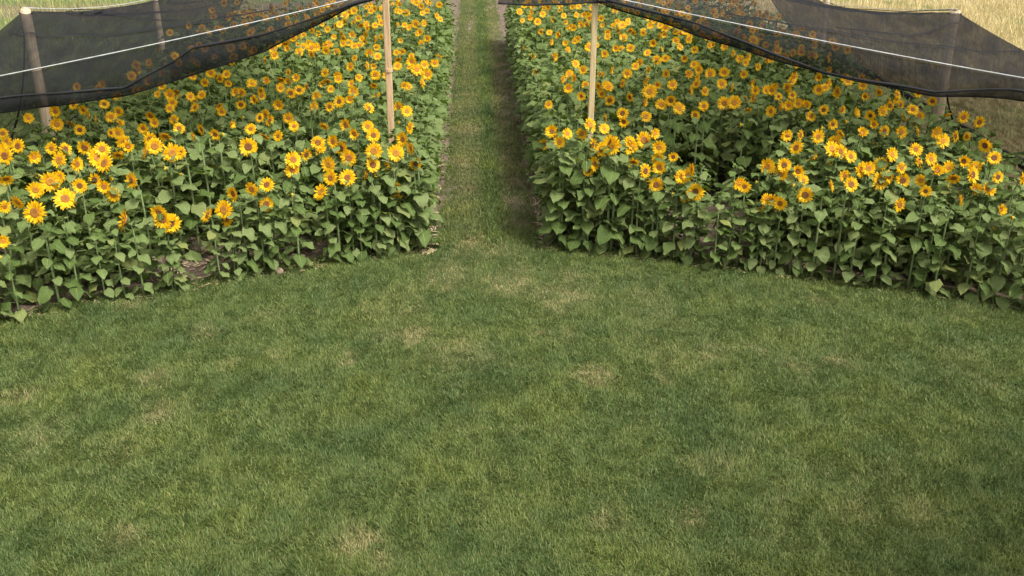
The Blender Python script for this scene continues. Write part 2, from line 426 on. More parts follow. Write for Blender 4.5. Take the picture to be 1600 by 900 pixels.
# ------------------------------------------------------------------ sunflower prototypes
def leaf_geo(mb, base, az, up, L, droop, mat=0, twist=0.0, wfac=.43, r=random):
    """one heart shaped leaf: BASE point, heading AZ, starts at angle UP, bends down by DROOP along its length"""
    prof = [(-.06, .42), (.08, .86), (.28, 1.0), (.52, .80), (.76, .44), (.92, .17), (1.0, .02)]
    f = Vector((math.cos(az), math.sin(az), 0)); side = Vector((-math.sin(az), math.cos(az), 0))
    wav = r.uniform(.04, .15) * L; ph = r.uniform(0, 6)
    vs, fs = [], []
    p = Vector(base); ang = up; last = 0.0
    for i, (t, w) in enumerate(prof):
        if i: ang = up - droop * t
        step = (t - last) * L; last = t
        d = f * math.cos(ang) + Vector((0, 0, 1)) * math.sin(ang)
        p = p + d * step
        nrm = (Vector((0, 0, 1)) * math.cos(ang) - f * math.sin(ang))
        for q in (-1, -.5, 0, .5, 1):
            hw = w * wfac * L * q
            back = -.10 * L * (abs(q) ** 2) if i == 0 else 0
            rise = .20 * abs(hw) - .55 * hw * hw / L + wav * math.sin(ph + 9 * t + 2.2 * q) * abs(q)
            v = p + side * (hw * math.cos(twist)) + nrm * (rise + hw * math.sin(twist)) + d * back
            vs.append(tuple(v))
    for i in range(len(prof) - 1):
        for k in range(4):
            a = i * 5 + k; fs.append((a, a + 1, a + 6, a + 5))
    mb.add(vs, fs, mat)
    if L > .13:
        rib, rf = [], []
        for i in range(len(prof) - 1):
            c0 = Vector(vs[i * 5 + 2]); n0 = Vector((0, 0, 1)) * .003 - f * .001
            rib += [tuple(c0 + n0 + side * .0035 * (1 - .12 * i)), tuple(c0 + n0 - side * .0035 * (1 - .12 * i))]
            if i: rf.append((2 * i - 2, 2 * i - 1, 2 * i + 1, 2 * i))
        mb.add(rib, rf, 1)

H0 = 1.65
def stem_pts(seed):
    r = random.Random(seed)
    a, b = r.uniform(-.02, .02), r.uniform(-.02, .02)
    pts = []
    for t in (0, .2, .45, .7, .86, .94, .98, 1.0):
        nod = max(0, (t - .86) / .14) ** 1.6
        pts.append((a * math.sin(PI * t), b * math.sin(PI * t) - .075 * nod, H0 * t - .02 * nod - .0))
    return pts

def make_stem(seed, head=True):
    mb = MB(); pts = stem_pts(seed)
    rad = [.021, .020, .018, .0155, .013, .011, .012, .014] if head else [.020, .019, .017, .014, .010, .007, .005, .003]
    if not head: pts = [(x, 0 if z > 1.4 else y, z) for x, y, z in pts]
    mb.tube(pts, rad, 6)
    return mb

def make_leaves(seed, bushy=1.0, top=False):
    r = random.Random(seed * 31 + 5); mb = MB()
    n = int(r.randint(21, 26) * bushy); az = r.uniform(0, 6.28)
    for i in range(n):
        t = .05 + .90 * (i / (n - 1)) ** .92
        z = H0 * t; az += 2.4 + r.uniform(-.35, .35)
        if t < .25: L = .19 + .11 * r.random()
        elif t < .72: L = .17 + .13 * r.random()
        else: L = .24 - .42 * (t - .72) + .03 * r.random()
        pet = L * r.uniform(.40, .62); up = r.uniform(.15, .75) + (.25 if t > .8 else 0)
        c, s = math.cos(az), math.sin(az)
        p0 = Vector((c * .008, s * .008, z)); p1 = p0 + Vector((c * math.cos(up), s * math.cos(up), math.sin(up))) * pet * .55
        p2 = p1 + Vector((c, s, .12)) * pet * .45
        mb.tube([p0, p1, p2], [.0045, .0035, .003], 3, mat=1, cap=False)
        u0 = r.uniform(-.25, .25) - (.35 if t < .3 else 0); dr = r.uniform(.15, 1.2)
        leaf_geo(mb, p2, az + r.uniform(-.25, .25), u0, L, dr, 0, r.uniform(-.45, .45), r.uniform(.38, .47), r)
    if top:
        for k in range(5):
            leaf_geo(mb, (0, 0, H0 * (.95 + .01 * k)), k * 2.4, r.uniform(.5, 1.1), r.uniform(.08, .13), r.uniform(.3, .9), 0, 0, .33, r)
    return mb

RH = .105      # outer radius of a prototype bloom; its face looks along -y, its back sits on the stem end
def make_petals(seed, closing=0.0, ragged=0.0):
    r = random.Random(seed * 77 + 3); mb = MB()
    rd = RH * .39
    for lay, (n, lift, ln) in enumerate(((20, .08, 1.0), (20, .26, .90), (10, .45, .72))):
        for k in range(n):
            if r.random() < ragged: continue
            a = 2 * PI * (k + .5 * lay + r.uniform(-.22, .22)) / n
            length = (RH - rd * .86) * ln * r.uniform(.82, 1.12); w = length * r.uniform(.125, .175)
            tilt = lift + closing + r.uniform(-.22, .25); curl = r.uniform(-.55, .35)
            rad = Vector((math.cos(a), 0, math.sin(a))); tan = Vector((-math.sin(a), 0, math.cos(a))); out = Vector((0, -1, 0))
            p = rad * rd * .86 + out * (.012 + .004 * lay); tw = r.uniform(-.35, .35)
            vs = []; ang = tilt; lastt = 0
            for t, wf in ((0, .55), (.3, 1.0), (.65, .88), (.88, .45), (1.0, .04)):
                ang = tilt + curl * t; d = rad * math.cos(ang) + out * math.sin(ang); nn = out * math.cos(ang) - rad * math.sin(ang)
                p = p + d * ((t - lastt) * length); lastt = t
                for q in (-1, 0, 1):
                    vs.append(tuple(p + (tan * math.cos(tw * t) + nn * math.sin(tw * t)) * (w * wf * q) + nn * (.18 * w * wf * abs(q))))
            fs = []
            for i in range(4):
                for q in range(2):
                    b = i * 3 + q; fs.append((b, b + 1, b + 4, b + 3))
            mb.add(vs, fs, 0)
    # green back and bracts
    ring = [(0, .03, .006), (.0, .012, rd * .75), (0, -.004, rd * .98), (0, -.012, rd * .9)]
    vs, fs = [], []
    for _, y, rr in ring:
        for k in range(12):
            a = 2 * PI * k / 12; vs.append((rr * math.cos(a), y, rr * math.sin(a)))
    for i in range(3):
        for k in range(12):
            fs.append((i * 12 + k, i * 12 + (k + 1) % 12, (i + 1) * 12 + (k + 1) % 12, (i + 1) * 12 + k))
    mb.add(vs, fs, 1)
    for k in range(14):
        a = 2 * PI * (k + r.uniform(-.3, .3)) / 14; rad = Vector((math.cos(a), 0, math.sin(a))); tan = Vector((-math.sin(a), 0, math.cos(a)))
        b0 = rad * rd * .8 + Vector((0, .006, 0)); ln = RH * r.uniform(.34, .5)
        q = [b0 - tan * .009, b0 + tan * .009, b0 + rad * ln * .55 + tan * .007 + Vector((0, -.002, 0)), b0 + rad * ln * .55 - tan * .007 + Vector((0, -.002, 0)), b0 + rad * ln + Vector((0, r.uniform(-.02, .012), 0))]
        mb.add([tuple(x) for x in q], [(0, 1, 2, 3), (3, 2, 4)], 1)
    return mb

def make_disc(seed):
    mb = MB(); rd = RH * .415; n = 18
    vs, fs = [(0, -.023, 0)], []
    prof = [(.22, -.022), (.45, -.024), (.7, -.026), (.9, -.022), (1.0, -.012), (.96, -.004)]
    for q, y in prof:
        for k in range(n):
            a = 2 * PI * k / n; vs.append((q * rd * math.cos(a), y, q * rd * math.sin(a)))
    for k in range(n): fs.append((0, 1 + k, 1 + (k + 1) % n))
    for i in range(len(prof) - 1):
        for k in range(n):
            a, b = 1 + i * n + k, 1 + i * n + (k + 1) % n
            fs.append((a, a + n, b + n, b))
    mb.add(vs, fs, 0)
    return mb

def make_bud(seed):
    """side shoot with a small half open bloom at its end"""
    r = random.Random(seed + 900); mb = MB()
    mb.tube([(0, 0, 0), (.05, 0, .05), (.085, 0, .13), (.09, -.01, .17)], [.006, .005, .0045, .006], 5, 1)
    c = Vector((.09, -.02, .18)); vs, fs = [], []
    for i, (y, rr) in enumerate(((.018, .004), (.008, .018), (-.008, .022), (-.02, .014))):
        for k in range(9):
            a = 2 * PI * k / 9; vs.append(tuple(c + Vector((rr * math.cos(a), y, rr * math.sin(a)))))
    for i in range(3):
        for k in range(9): fs.append((i * 9 + k, i * 9 + (k + 1) % 9, (i + 1) * 9 + (k + 1) % 9, (i + 1) * 9 + k))
    mb.add(vs, fs, 1)
    for k in range(15):
        a = 2 * PI * k / 15 + r.uniform(-.15, .15); rad = Vector((math.cos(a), 0, math.sin(a))); tan = Vector((-math.sin(a), 0, math.cos(a)))
        b0 = c + rad * .017 + Vector((0, -.012, 0)); ln = r.uniform(.022, .036); w = .006
        d = rad * .6 + Vector((0, -.8, 0))
        mb.add([tuple(b0 - tan * w), tuple(b0 + tan * w), tuple(b0 + d * ln * .6 + tan * w), tuple(b0 + d * ln * .6 - tan * w), tuple(b0 + d * ln)], [(0, 1, 2, 3), (3, 2, 4)], 0)
    for k in range(6):
        leaf_geo(mb, tuple(c + Vector((0, .01, -.02))), k * 1.05, .5, .06, .6, 2, 0, .25, r)
    return mb

NV = 8
MB_STEM = [make_stem(i) for i in range(NV)]
MB_BARE = [make_stem(i, False) for i in range(3)]
MB_LEAF = [make_leaves(i) for i in range(NV)]
MB_LEAFTOP = [make_leaves(i + 40, 1.05, True) for i in range(NV)]
MB_PETAL = [make_petals(i, (0, .05, .12, 0, .3, .75)[i], (0, .03, 0, .05, .05, .25)[i]) for i in range(6)]
MB_DISC = [make_disc(0)]
MB_BUD = [make_bud(i) for i in range(3)]
ME_STEM = [m.mesh('stem', [M_STEM]) for m in MB_STEM]
ME_BARE = [m.mesh('stem', [M_STEM]) for m in MB_BARE]
ME_LEAF = [m.mesh('leaves', [M_LEAF, M_STEM]) for m in MB_LEAF]
ME_LEAFTOP = [m.mesh('leaves', [M_LEAF, M_STEM]) for m in MB_LEAFTOP]
ME_PETAL = [m.mesh('flower_head', [M_PETAL, M_BRACT]) for m in MB_PETAL]
ME_DISC = [m.mesh('disc', [M_DISC]) for m in MB_DISC]
ME_BUD = [m.mesh('bud', [M_PETAL, M_STEM, M_LEAF]) for m in MB_BUD]

# ------------------------------------------------------------------ where the blooms stand (bearing and height of each as surveyed)
def Z(ox, oy, k, s): # read off enlarged survey tiles
    v = [int(q) for q in s.replace(';', ' ').replace(',', ' ').split()]
    return [(ox + v[i] / k, oy + v[i + 1] / k) for i in range(0, len(v), 2)]
SURV = []
SURV += Z(0, 225, 3, '90,5 155,55 245,15 300,20 285,72 352,90 400,10 480,20 455,62 497,88 555,42 600,8 692,40 800,35 25,155 235,170 285,150 375,190 450,165 490,195 535,232 625,165 305,255 172,317 167,210 90,265 595,355 15,290 12,452 745,312 765,350 803,370 1100,228 980,335 1055,305 1075,350 1185,205 1165,8 725,5 850,35 30,50 20,25')
SURV += Z(400, 225, 3, '170,70 165,120 230,45 295,15 345,92 405,15 435,60 355,155 430,155 525,140 310,225 55,190 48,280 655,38 735,15 545,95 630,100 745,85 555,28 660,200 655,245')
SURV += Z(800, 200, 3, '370,75 425,95 465,75 555,85 612,52 690,85 665,22 572,150 675,262 618,198 690,140 695,180 790,225 825,215 850,195 755,130 860,295 815,322 1180,185 1060,255 1090,270 1165,360 1190,330 380,165 355,195 150,75 330,20 255,22 190,12 225,60')
SURV += Z(1200, 200, 3, '85,30 145,28 230,35 350,20 440,18 540,8 620,15 690,10 785,15 815,55 870,35 940,35 1025,75 1060,135 1072,225 965,280 885,342 1085,380 915,150 840,180 790,195 870,225 965,180 950,215 720,240 740,290 630,240 520,245 575,120 530,165 620,180 690,95 700,160 760,140 560,225 610,355 470,185 385,130 335,105 295,95 355,220 285,270 430,190 205,130 140,90 165,240 140,200 65,210 75,170 5,175 10,330 60,350 175,310 385,260 1030,285 1195,230')
SURV += Z(0, 0, 4, '1062,200 1185,157 1262,170 1005,310 855,400 1330,60 485,537 175,733 350,690 465,650 525,680 612,742 355,770 448,760 500,805 650,645 745,690 690,725 567,720 745,765 685,825 740,825 760,875 810,880 895,555 1010,530 990,585 1065,585 1113,563 1185,600 1265,590 1205,470 1283,510 1380,485 1418,460 1428,515 1515,570 1575,520 1225,668 1360,655 1385,690 1080,740 1120,795 895,795 1040,840 970,760 1215,845 1270,800 1350,830 1435,770 1570,800 15,830 120,885 50,880 530,890 930,860 965,885 1320,450 1505,645 1595,620 1300,200 1335,100 1405,15 1420,110 1440,90 1475,85 1530,140 1525,95 1560,80 1455,155 1395,185 1480,10 1540,5 1280,300 1340,290 1400,280 1440,295 1515,285 850,435 820,470 645,525 615,545 950,405 1090,350 1125,390 1025,455 1255,200 1550,330 1590,310')
SURV += Z(400, 0, 4, '445,178 350,185 300,215 235,235 185,265 210,262 140,272 105,300 200,300 268,320 345,295 375,290 440,310 455,275 65,370 520,150 560,130 540,200 605,215 545,268 580,262 618,285 740,240 708,325 760,350 595,412 685,405 735,410 745,462 640,480 600,520 740,525 510,490 445,495 465,550 325,540 215,575 270,560 205,505 158,485 150,545 68,502 15,605 145,648 355,660 380,595 455,660 525,630 700,672 240,785 75,745 30,730 60,840 145,845 385,885 430,778 490,880 570,775 620,830 735,840 700,785 940,690 1130,672 1145,745 925,865 950,790 1002,432 1050,400 975,380 1115,390 1145,360 1182,415 1070,460 1030,515 885,365 885,410 880,325 820,405 1030,195 960,170 930,155 1000,145 1070,235 900,70 940,75 1035,35 1145,25 1125,95 1150,118 880,155 785,140 800,90 745,155 685,150 650,150 615,140 640,110 700,175 720,65 615,65 540,40 485,85 430,100 360,140 100,40 180,20 60,110 150,110 250,100 320,110 30,80 95,180 190,110 260,140')
SURV += Z(800, 0, 4, '190,85 230,40 75,30 45,72 108,108 300,35 322,95 415,38 400,90 450,90 235,200 300,215 240,258 65,305 388,252 435,155 472,152 485,110 555,110 592,32 645,65 640,15 655,130 720,140 740,60 735,185 780,75 690,155 630,160 845,70 840,110 860,155 885,130 925,155 955,172 970,140 1000,155 1015,190 1050,205 1080,195 970,70 1025,75 1060,85 1100,105 815,10 600,225 698,232 650,300 740,295 580,330 480,290 930,220 850,328 905,368 845,428 768,410 615,430 960,360 1025,250 1100,240 1140,305 1190,210 1165,135 1145,165 1230,160 1225,235 1265,215 1300,215 1230,280 1345,245 1335,290 1375,330 1440,225 1505,250 1470,260 1555,325 1470,350 1425,365 1455,385 1595,370 1140,400 1170,430 970,455 1100,460 1150,475 1160,520 1240,455 1325,445 395,395 445,430 355,462 400,485 310,490 352,545 460,525 435,595 550,535 600,540 560,580 608,618 700,515 830,495 745,600 860,568 910,525 1000,525 1105,560 1200,565 930,648 995,620 1040,670 1310,520 1360,540 1490,510 1520,560 1520,605 1325,640 1390,635 1470,680 1200,660 835,720 690,700 700,755 575,735 575,800 1150,712 255,815 345,830 440,820 478,775 310,870 500,880 620,875 730,885 830,870 900,835 1590,560 1045,30 1100,45 1210,40 1265,65 1275,95 1355,100 1385,80 1410,155 1500,185 1500,10 1305,5 1385,8 1440,85 1525,85')
SURV += Z(1200, 0, 4, '155,475 55,310 150,325 105,355 15,370 245,335 290,345 365,365 210,320 495,500 355,545 445,565 595,530 690,510 610,600 700,570 800,585 935,575 1030,625 740,625 755,655 820,650 710,690 535,700 350,680 645,715 665,770 870,720 725,800 830,810 920,800 470,820 590,820 400,770 1115,705 1215,725 1315,755 1050,820 1090,860 1180,850 1250,845 1365,885 110,840 190,640 130,655 70,655 25,690 25,560 65,600 240,650 150,590 125,540 320,555 370,515 305,840 200,830 420,885 900,680 455,680 265,720 275,210 400,255 420,290 490,305 285,280 155,215 15,110 65,100 80,180 230,230')
BIG = {(682, 170): 1.38, (198, 343): 1.45, (57, 331): 1.4, (102, 310): 1.35, (352, 327): 1.25, (912, 203): 1.2, (1004, 217): 1.25, (956, 225): 1.35, (1253, 272): 1.2, (1015, 142): 1.25,
       (545, 276): 1.15, (503, 300): 1.2, (617, 238): 1.15, (631, 216): 1.1, (1241, 245): 1.15, (1372, 280): 1.2, (650, 108): 1.15, (78, 281): 1.25, (1131, 160): 1.15, (1147, 158): 1.15}
seen = []
for p in SURV:
    if all((p[0] - q[0]) ** 2 + (p[1] - q[1]) ** 2 > (36 if p[1] > 120 else 20) for q in seen): seen.append(p)

ROW0, ROWS = .12, .58
def h_target(x, k):
    base = (1.22 if x < 0 else 1.30) + (.40 if x < 0 else .36) * min(1, k / 3.0)
    if 0 < x < 1.6 and k < 3: base += .32
    if -2.2 < x < 0 and k < 3: base += .22
    return base + .16 * (float(fbm(x, k * .6, 1.4, 71)) - .5)

class Plant: pass
plants = []
for px, py in seen:
    rx, rz = ray(px, py)
    best = None
    for k in range(0, 34):
        # walk along the sight line until the bed row is reached
        t = 9.0
        for _ in range(25):
            t = float(front(rx * t)) + ROW0 + ROWS * k
        x, z = rx * t, CAM_H + rz * t
        if not (.75 < z < 2.2): continue
        if not (BED_L - .15 < x < BED_R + .25) or path_l(t) - .18 < x < path_r(t) + .18: continue
        c = abs(z - h_target(x, k))
        if best is None or c < best[0]: best = (c, k, x, t, z)
    if best is None: continue
    P = Plant(); P.c, P.k, P.x, P.y, P.h = best
    P.px, P.py = px, py; P.bloom = True
    s = rng.normal(1.0, .11)
    if px < 600 and py > 225: s *= 1.12
    if py < 210: s *= .90
    for (bx, by), f in BIG.items():
        if (bx - px) ** 2 + (by - py) ** 2 < 16: s = f * 1.08
    P.size = float(np.clip(s, .72, 1.6)); P.yaw = float(rng.normal(0, .45)); P.tilt = float(rng.normal(.24, .2))
    q = rng.random()
    if q > .93 and P.size < 1.1: P.tilt = -float(rng.uniform(.4, .9))
    if q < .18 and P.size < 1.1: P.yaw = float(rng.choice([-1, 1]) * rng.uniform(.8, 1.5)); P.tilt -= .25
    P.pv = int(rng.choice([0, 1, 2, 3, 4, 5], p=[.25, .2, .2, .17, .12, .06]))
    if P.size > 1.1: P.pv = int(rng.integers(0, 4))
    plants.append(P)
nbloom = len(plants)
HX = np.array([p.x for p in plants]); HY = np.array([p.y for p in plants]); HZ = np.array([p.h for p in plants])

# posts stay in view down to where the blooms start
POST_I, POST_J = (-1.87, 14.5), (1.20, 14.5)
pts_clear = [(POST_I[0], POST_I[1], CAM_H + ray(612, 168)[1] * 14.5), (POST_J[0], POST_J[1], CAM_H + ray(925, 165)[1] * 14.5)]
CX = np.concatenate([HX, [p[0] for p in pts_clear]]); CY = np.concatenate([HY, [p[1] for p in pts_clear]]); CZ = np.concatenate([HZ, [p[2] for p in pts_clear]])

# gaps in the beds: bare soil and cross aisles
def inpoly(x, y, poly):
    c = False; j = len(poly) - 1
    for i in range(len(poly)):
        if (poly[i][1] > y) != (poly[j][1] > y) and x < (poly[j][0] - poly[i][0]) * (y - poly[i][1]) / (poly[j][1] - poly[i][1]) + poly[i][0]: c = not c
        j = i
    return c
GAPS = [[ground(*p) for p in poly] for poly in (
    [(205, 392), (250, 362), (345, 352), (430, 340), (510, 328), (512, 366), (440, 384), (365, 402), (352, 452), (240, 464), (225, 428)],
    [(985, 312), (1090, 290), (1215, 300), (1225, 378), (1100, 380), (985, 368)],
)]

def limit_height(x, y, h):
    f = y / CY
    m = (f < .985) & (np.abs(CX * f - x) < .19)
    if m.any():
        zr = CAM_H + (CZ[m] - CAM_H) * f[m]
        h = min(h, float(zr.min()) - .13)
    return h

def add_filler(x, y, k, h, bloom=False):
    h = limit_height(x, y, h)
    if h < (.45 if k < 2 else .62): return
    P = Plant(); P.k, P.x, P.y, P.h = k, x, y, h; P.bloom = bloom; P.px, P.py = None, None
    P.size = float(rng.normal(.84, .1)); P.yaw = float(rng.normal(0, .5)); P.tilt = float(rng.normal(.1, .2)); P.pv = int(rng.integers(0, 5))
    plants.append(P)

occ = {}
for P in plants: occ.setdefault((round(P.x / .3), P.k), []).append(P)
for side in (-1, 1):
    for k in range(0, 33):
        x = -.2 if side < 0 else .2
        xs = np.arange(.0, 8.4, .26 if k < 1 else .40)
        for q in xs:
            # count outward from the path
            d = 13 + .6 * k
            e = (path_l(d) - .27) if side < 0 else (path_r(d) + .27)
            x = e + side * q + rng.normal(0, .05)
            y = float(front(x)) + ROW0 + ROWS * k + rng.normal(0, .06)
            e = (path_l(y) - .27) if side < 0 else (path_r(y) + .27)
            if side < 0: x = min(x, e)
            else: x = max(x, e)
            if x < BED_L or x > BED_R + (.8 if y < 13.6 else 0) or y > BED_END: continue
            if any(inpoly(x, y, g) for g in GAPS): continue
            near = False
            for P in plants[:nbloom]:
                if P.k == k and abs(P.x - x) < (.12 if k < 1 else .17): near = True; break
            if near: continue
            edge = abs(x - e) < .3
            h = h_target(x, k) - .12 + rng.normal(0, .07)
            if edge: h -= .05
            bl = (y > 15 and rng.random() < (.08 if edge else (.42 if y < 20 else .68)))
            add_filler(x, y, k, h, bl)
    # the path edge rows are planted tighter
    for y in np.arange(13.2, BED_END, .42):
        x = (path_l(y) - .22 if side < 0 else path_r(y) + .22) + rng.normal(0, .04)
        k = max(0, int(round((y - float(front(x)) - ROW0) / ROWS)))
        if y < float(front(x)) + .1: continue
        add_filler(x, y + rng.normal(0, .05), k, h_target(x, k) - .28 + rng.normal(0, .08), False)

for P in plants:
    P.d2 = P.y
    P.zc = P.y * cp + (CAM_H - P.h) * sp
    P.seed = int(rng.integers(0, 10 ** 6))
    # how much of it the lawn side sees
    P.edge = (abs(P.x - path_l(P.y)) < .55) or (abs(P.x - path_r(P.y)) < .55)
    P.rank = P.zc + (0 if P.bloom and P.px else (0 if P.k <= 1 else (2.0 if P.edge else 4.5)))
plants.sort(key=lambda p: p.rank)
NEAR, FAR = plants[:300], plants[300:]
print('PLANTS', len(plants), 'blooms', sum(p.bloom for p in plants), 'survey', nbloom, 'last near zc', NEAR[-1].zc)

def parts_of(P):
    """[(kind, variant, location, rotation, scale)] in the plant's own frame"""
    r = random.Random(P.seed)
    s = P.h / H0
    lean = (r.uniform(-.03, .03), r.uniform(-.03, .03))
    girth = .86 + .14 * s if s < 1 else 1
    v = r.randrange(NV)
    return r, s, lean, v

def matrices(P):
    r, s, lean, v = parts_of(P)
    yaw = P.yaw
    root_rot = Euler((0, 0, yaw))
    leaf_rot = Euler((0, 0, r.uniform(0, 6.28)))
    ls = r.uniform(.92, 1.12)
    # head sits at the end of the nodding neck
    hx, hy, hz = stem_pts(v)[-1]
    head_rot = Euler((-P.tilt, r.uniform(-.3, .3), 0))
    hs = P.size / s
    return r, s, v, root_rot, leaf_rot, head_rot, (hx, hy - .012, hz), hs

def plant_base(P, v, s, yaw):
    hx, hy, hz = stem_pts(v)[-1]
    if not P.bloom: return P.x, P.y
    c, n = math.cos(yaw), math.sin(yaw)
    return P.x - s * (c * hx - n * hy), P.y - s * (n * hx + c * hy)

ORD = ['first', 'second', 'third', 'fourth', 'fifth', 'sixth', 'seventh', 'eighth', 'ninth', 'tenth', 'eleventh', 'twelfth', 'thirteenth', 'fourteenth', 'fifteenth', 'sixteenth', 'seventeenth',
       'eighteenth', 'nineteenth', 'twentieth', 'twenty-first', 'twenty-second', 'twenty-third', 'twenty-fourth', 'twenty-fifth', 'twenty-sixth', 'twenty-seventh', 'twenty-eighth', 'twenty-ninth', 'thirtieth',
       'thirty-first', 'thirty-second', 'thirty-third', 'thirty-fourth', 'thirty-fifth', 'thirty-sixth', 'thirty-seventh', 'thirty-eighth', 'thirty-ninth', 'fortieth']
rows = {}
for P in plants:
    rows.setdefault((P.x < 0, P.k, P.bloom), []).append(P)
for (left, k, bl), L in rows.items():
    L.sort(key=lambda p: abs(p.x - path_mid(p.y)))
    for i, P in enumerate(L):
        bed = 'left bed' if left else 'right bed'
        row = 'front row' if k == 0 else ORD[min(k, 39)] + ' row'
        if bl:
            size = 'broad' if P.size > 1.18 else ('small' if P.size < .9 else 'yellow')
            turn = 'turned sideways' if abs(P.yaw) > .75 else ('half open' if P.pv == 5 else ('facing the lawn' if abs(P.yaw) < .3 else 'turned slightly'))
            P.label = f'sunflower, {size} bloom {turn}, {row} of {bed}, {ORD[min(i, 39)]} bloom from path'
        else:
            P.label = f'leafy green sunflower without bloom, {row} of {bed}, {ORD[min(i, 39)]} bloomless from path'

for P in NEAR:
    r, s, v, rr, lr, hr, hl, hs = matrices(P)
    bx, by = plant_base(P, v, s, P.yaw)
    e = bpy.data.objects.new('sunflower', None); COL.objects.link(e)
    e.empty_display_size = .1
    e.location = (bx, by, .006); e.rotation_euler = rr; e.scale = (s, s, s)
    tag(e, P.label, 'sunflower', 'sunflowers in the two planted beds')
    if P.bloom:
        obj('stem', ME_STEM[v], e)
        obj('leaves', ME_LEAF[r.randrange(NV)], e, rot=lr)
        h = obj('flower_head', ME_PETAL[P.pv], e, loc=hl, rot=hr, scale=hs)
        obj('disc', ME_DISC[0], h, scale=(r.uniform(.88, 1.12) if P.pv < 5 else .7))
        nb = 1 if r.random() < .35 else 0
    else:
        obj('stem', ME_BARE[v % 3], e)
        obj('leaves', ME_LEAFTOP[r.randrange(NV)], e, rot=lr)
        nb = 1 if r.random() < .35 else 0
    for _ in range(nb):
        obj('bud', ME_BUD[r.randrange(3)], e, loc=(0, 0, H0 * r.uniform(.66, .82)), rot=(0, 0, r.uniform(-2.6, -.4)), scale=r.uniform(.9, 1.3))

# the many plants further back, one mass
def far_mass(lst):
    MATS = [M_LEAF, M_STEM, M_PETAL, M_BRACT, M_DISC]
    cache = {}
    def arr(mb, remap):
        key = (id(mb))
        if key not in cache:
            v, f, m = mb.arrays()
            cache[key] = (v, np.concatenate([np.asarray(q) for q in f]), np.array([len(q) for q in f]), np.array([remap[q] for q in m]))
        return cache[key]
    V, Lp, T, Mi = [], [], [], []; n = 0
    for P in lst:
        r, s, v, rr, lr, hr, hl, hs = matrices(P)
        bx, by = plant_base(P, v, s, P.yaw)
        R = Matrix.Translation((bx, by, .006)) @ rr.to_matrix().to_4x4() @ Matrix.Scale(s, 4)
        items = []
        if P.bloom:
            items.append((MB_STEM[v], R, [1])); items.append((MB_LEAF[r.randrange(NV)], R @ lr.to_matrix().to_4x4(), [0, 1]))
            Hm = R @ Matrix.Translation(hl) @ hr.to_matrix().to_4x4() @ Matrix.Scale(hs, 4)
            items.append((MB_PETAL[P.pv], Hm, [2, 3])); items.append((MB_DISC[0], Hm, [4]))
        else:
            items.append((MB_BARE[v % 3], R, [1])); items.append((MB_LEAFTOP[r.randrange(NV)], R @ lr.to_matrix().to_4x4(), [0, 1]))
        for mb, Mx, remap in items:
            a, l, t, m = arr(mb, remap)
            Mn = np.array(Mx)
            V.append(a @ Mn[:3, :3].T + Mn[:3, 3]); Lp.append(l + n); T.append(t); Mi.append(m); n += len(a)
    T = np.concatenate(T); st = np.concatenate([[0], np.cumsum(T)[:-1]])
    me = fast_mesh('sunflower_mass', np.concatenate(V), np.concatenate(Lp), st, T, MATS, np.concatenate(Mi))
    tag(obj('sunflower_mass', me), 'dense mass of smaller looking sunflowers further back in both beds', 'sunflowers', kind='stuff')
far_mass(FAR)

# ------------------------------------------------------------------ posts
def post(name, x, y, h, r, mat, square, label, lean=(0, 0), splice=None, group=None, sides=14):
    e = bpy.data.objects.new(name, None); COL.objects.link(e); e.location = (x, y, 0); e.empty_display_size = .2
    tag(e, label, 'post', group)
    mb = MB()
    if square:
        b = r; ch = r * .16
        ring = [(-b + ch, -b), (b - ch, -b), (b, -b + ch), (b, b - ch), (b - ch, b), (-b + ch, b), (-b, b - ch), (-b, -b + ch)]
        zs = [-.1, h * .3, h * .6, h - .012, h]
        vs = []
        for i, z in enumerate(zs):
            q = .93 if i == 4 else 1
            vs += [(lean[0] * z + a * q, lean[1] * z + c * q, z) for a, c in ring]
        fs = []
        for i in range(4):
            for k in range(8): fs.append((i * 8 + k, i * 8 + (k + 1) % 8, (i + 1) * 8 + (k + 1) % 8, (i + 1) * 8 + k))
        fs.append(tuple(range(32, 40)))
        mb.add(vs, fs)
    else:
        zs = np.linspace(-.1, h, 12); rad = [r * (1.06 - .12 * z / h) * (1 + .025 * math.sin(i * 2.1)) for i, z in enumerate(zs)]
        mb.tube([(lean[0] * z + .006 * math.sin(z * 2), lean[1] * z, z) for z in zs] + [(lean[0] * h, lean[1] * h, h + .012)], rad + [r * .7], sides)
    obj('shaft', mb.mesh('shaft', [mat], not square), e)
    if splice:
        m2 = MB(); z = splice; m2.tube([(lean[0] * z, lean[1] * z, z - .025), (lean[0] * z, lean[1] * z, z + .025)], r * 1.42 if square else r * 1.08, 12)
        obj('collar', m2.mesh('collar', [mat], False), e)
    m3 = MB(); m3.tube([(lean[0] * h - r - .03, lean[1] * h, h - .06), (lean[0] * h + r + .03, lean[1] * h, h - .06)], .012, 6)
    obj('bolt', m3.mesh('bolt', [M_ROPE]), e)
    return e
GP = 'timber posts that carry the netting'
post('timber_post', POST_I[0], POST_I[1], 3.72, .046, M_WOOD, True, 'brown timber post with a splice collar beside the path in the left bed', (.008, 0), 2.38, GP)
post('timber_post', POST_J[0], POST_J[1], 3.72, .043, M_PALEWOOD, True, 'pale yellow square timber post beside the path in the right bed', (.004, 0), None, GP)
P1, P2, P3 = (-7.75, 15.7, 3.08), (-8.0, 22.3, 2.43), (-8.3, 33, 2.5)
Q1, Q2, Q3 = (8.0, 17.8, 2.78), (7.6, 24.0, 2.12), (8.0, 34, 2.4)
FL, FR = (-8.1, 12.7, 2.38), (8.1, 12.7, 2.38)
post('timber_post', P1[0], P1[1], 3.1, .085, M_OLDWOOD, False, 'weathered round post at the tented corner of the net over green field', (.012, 0), None, GP)
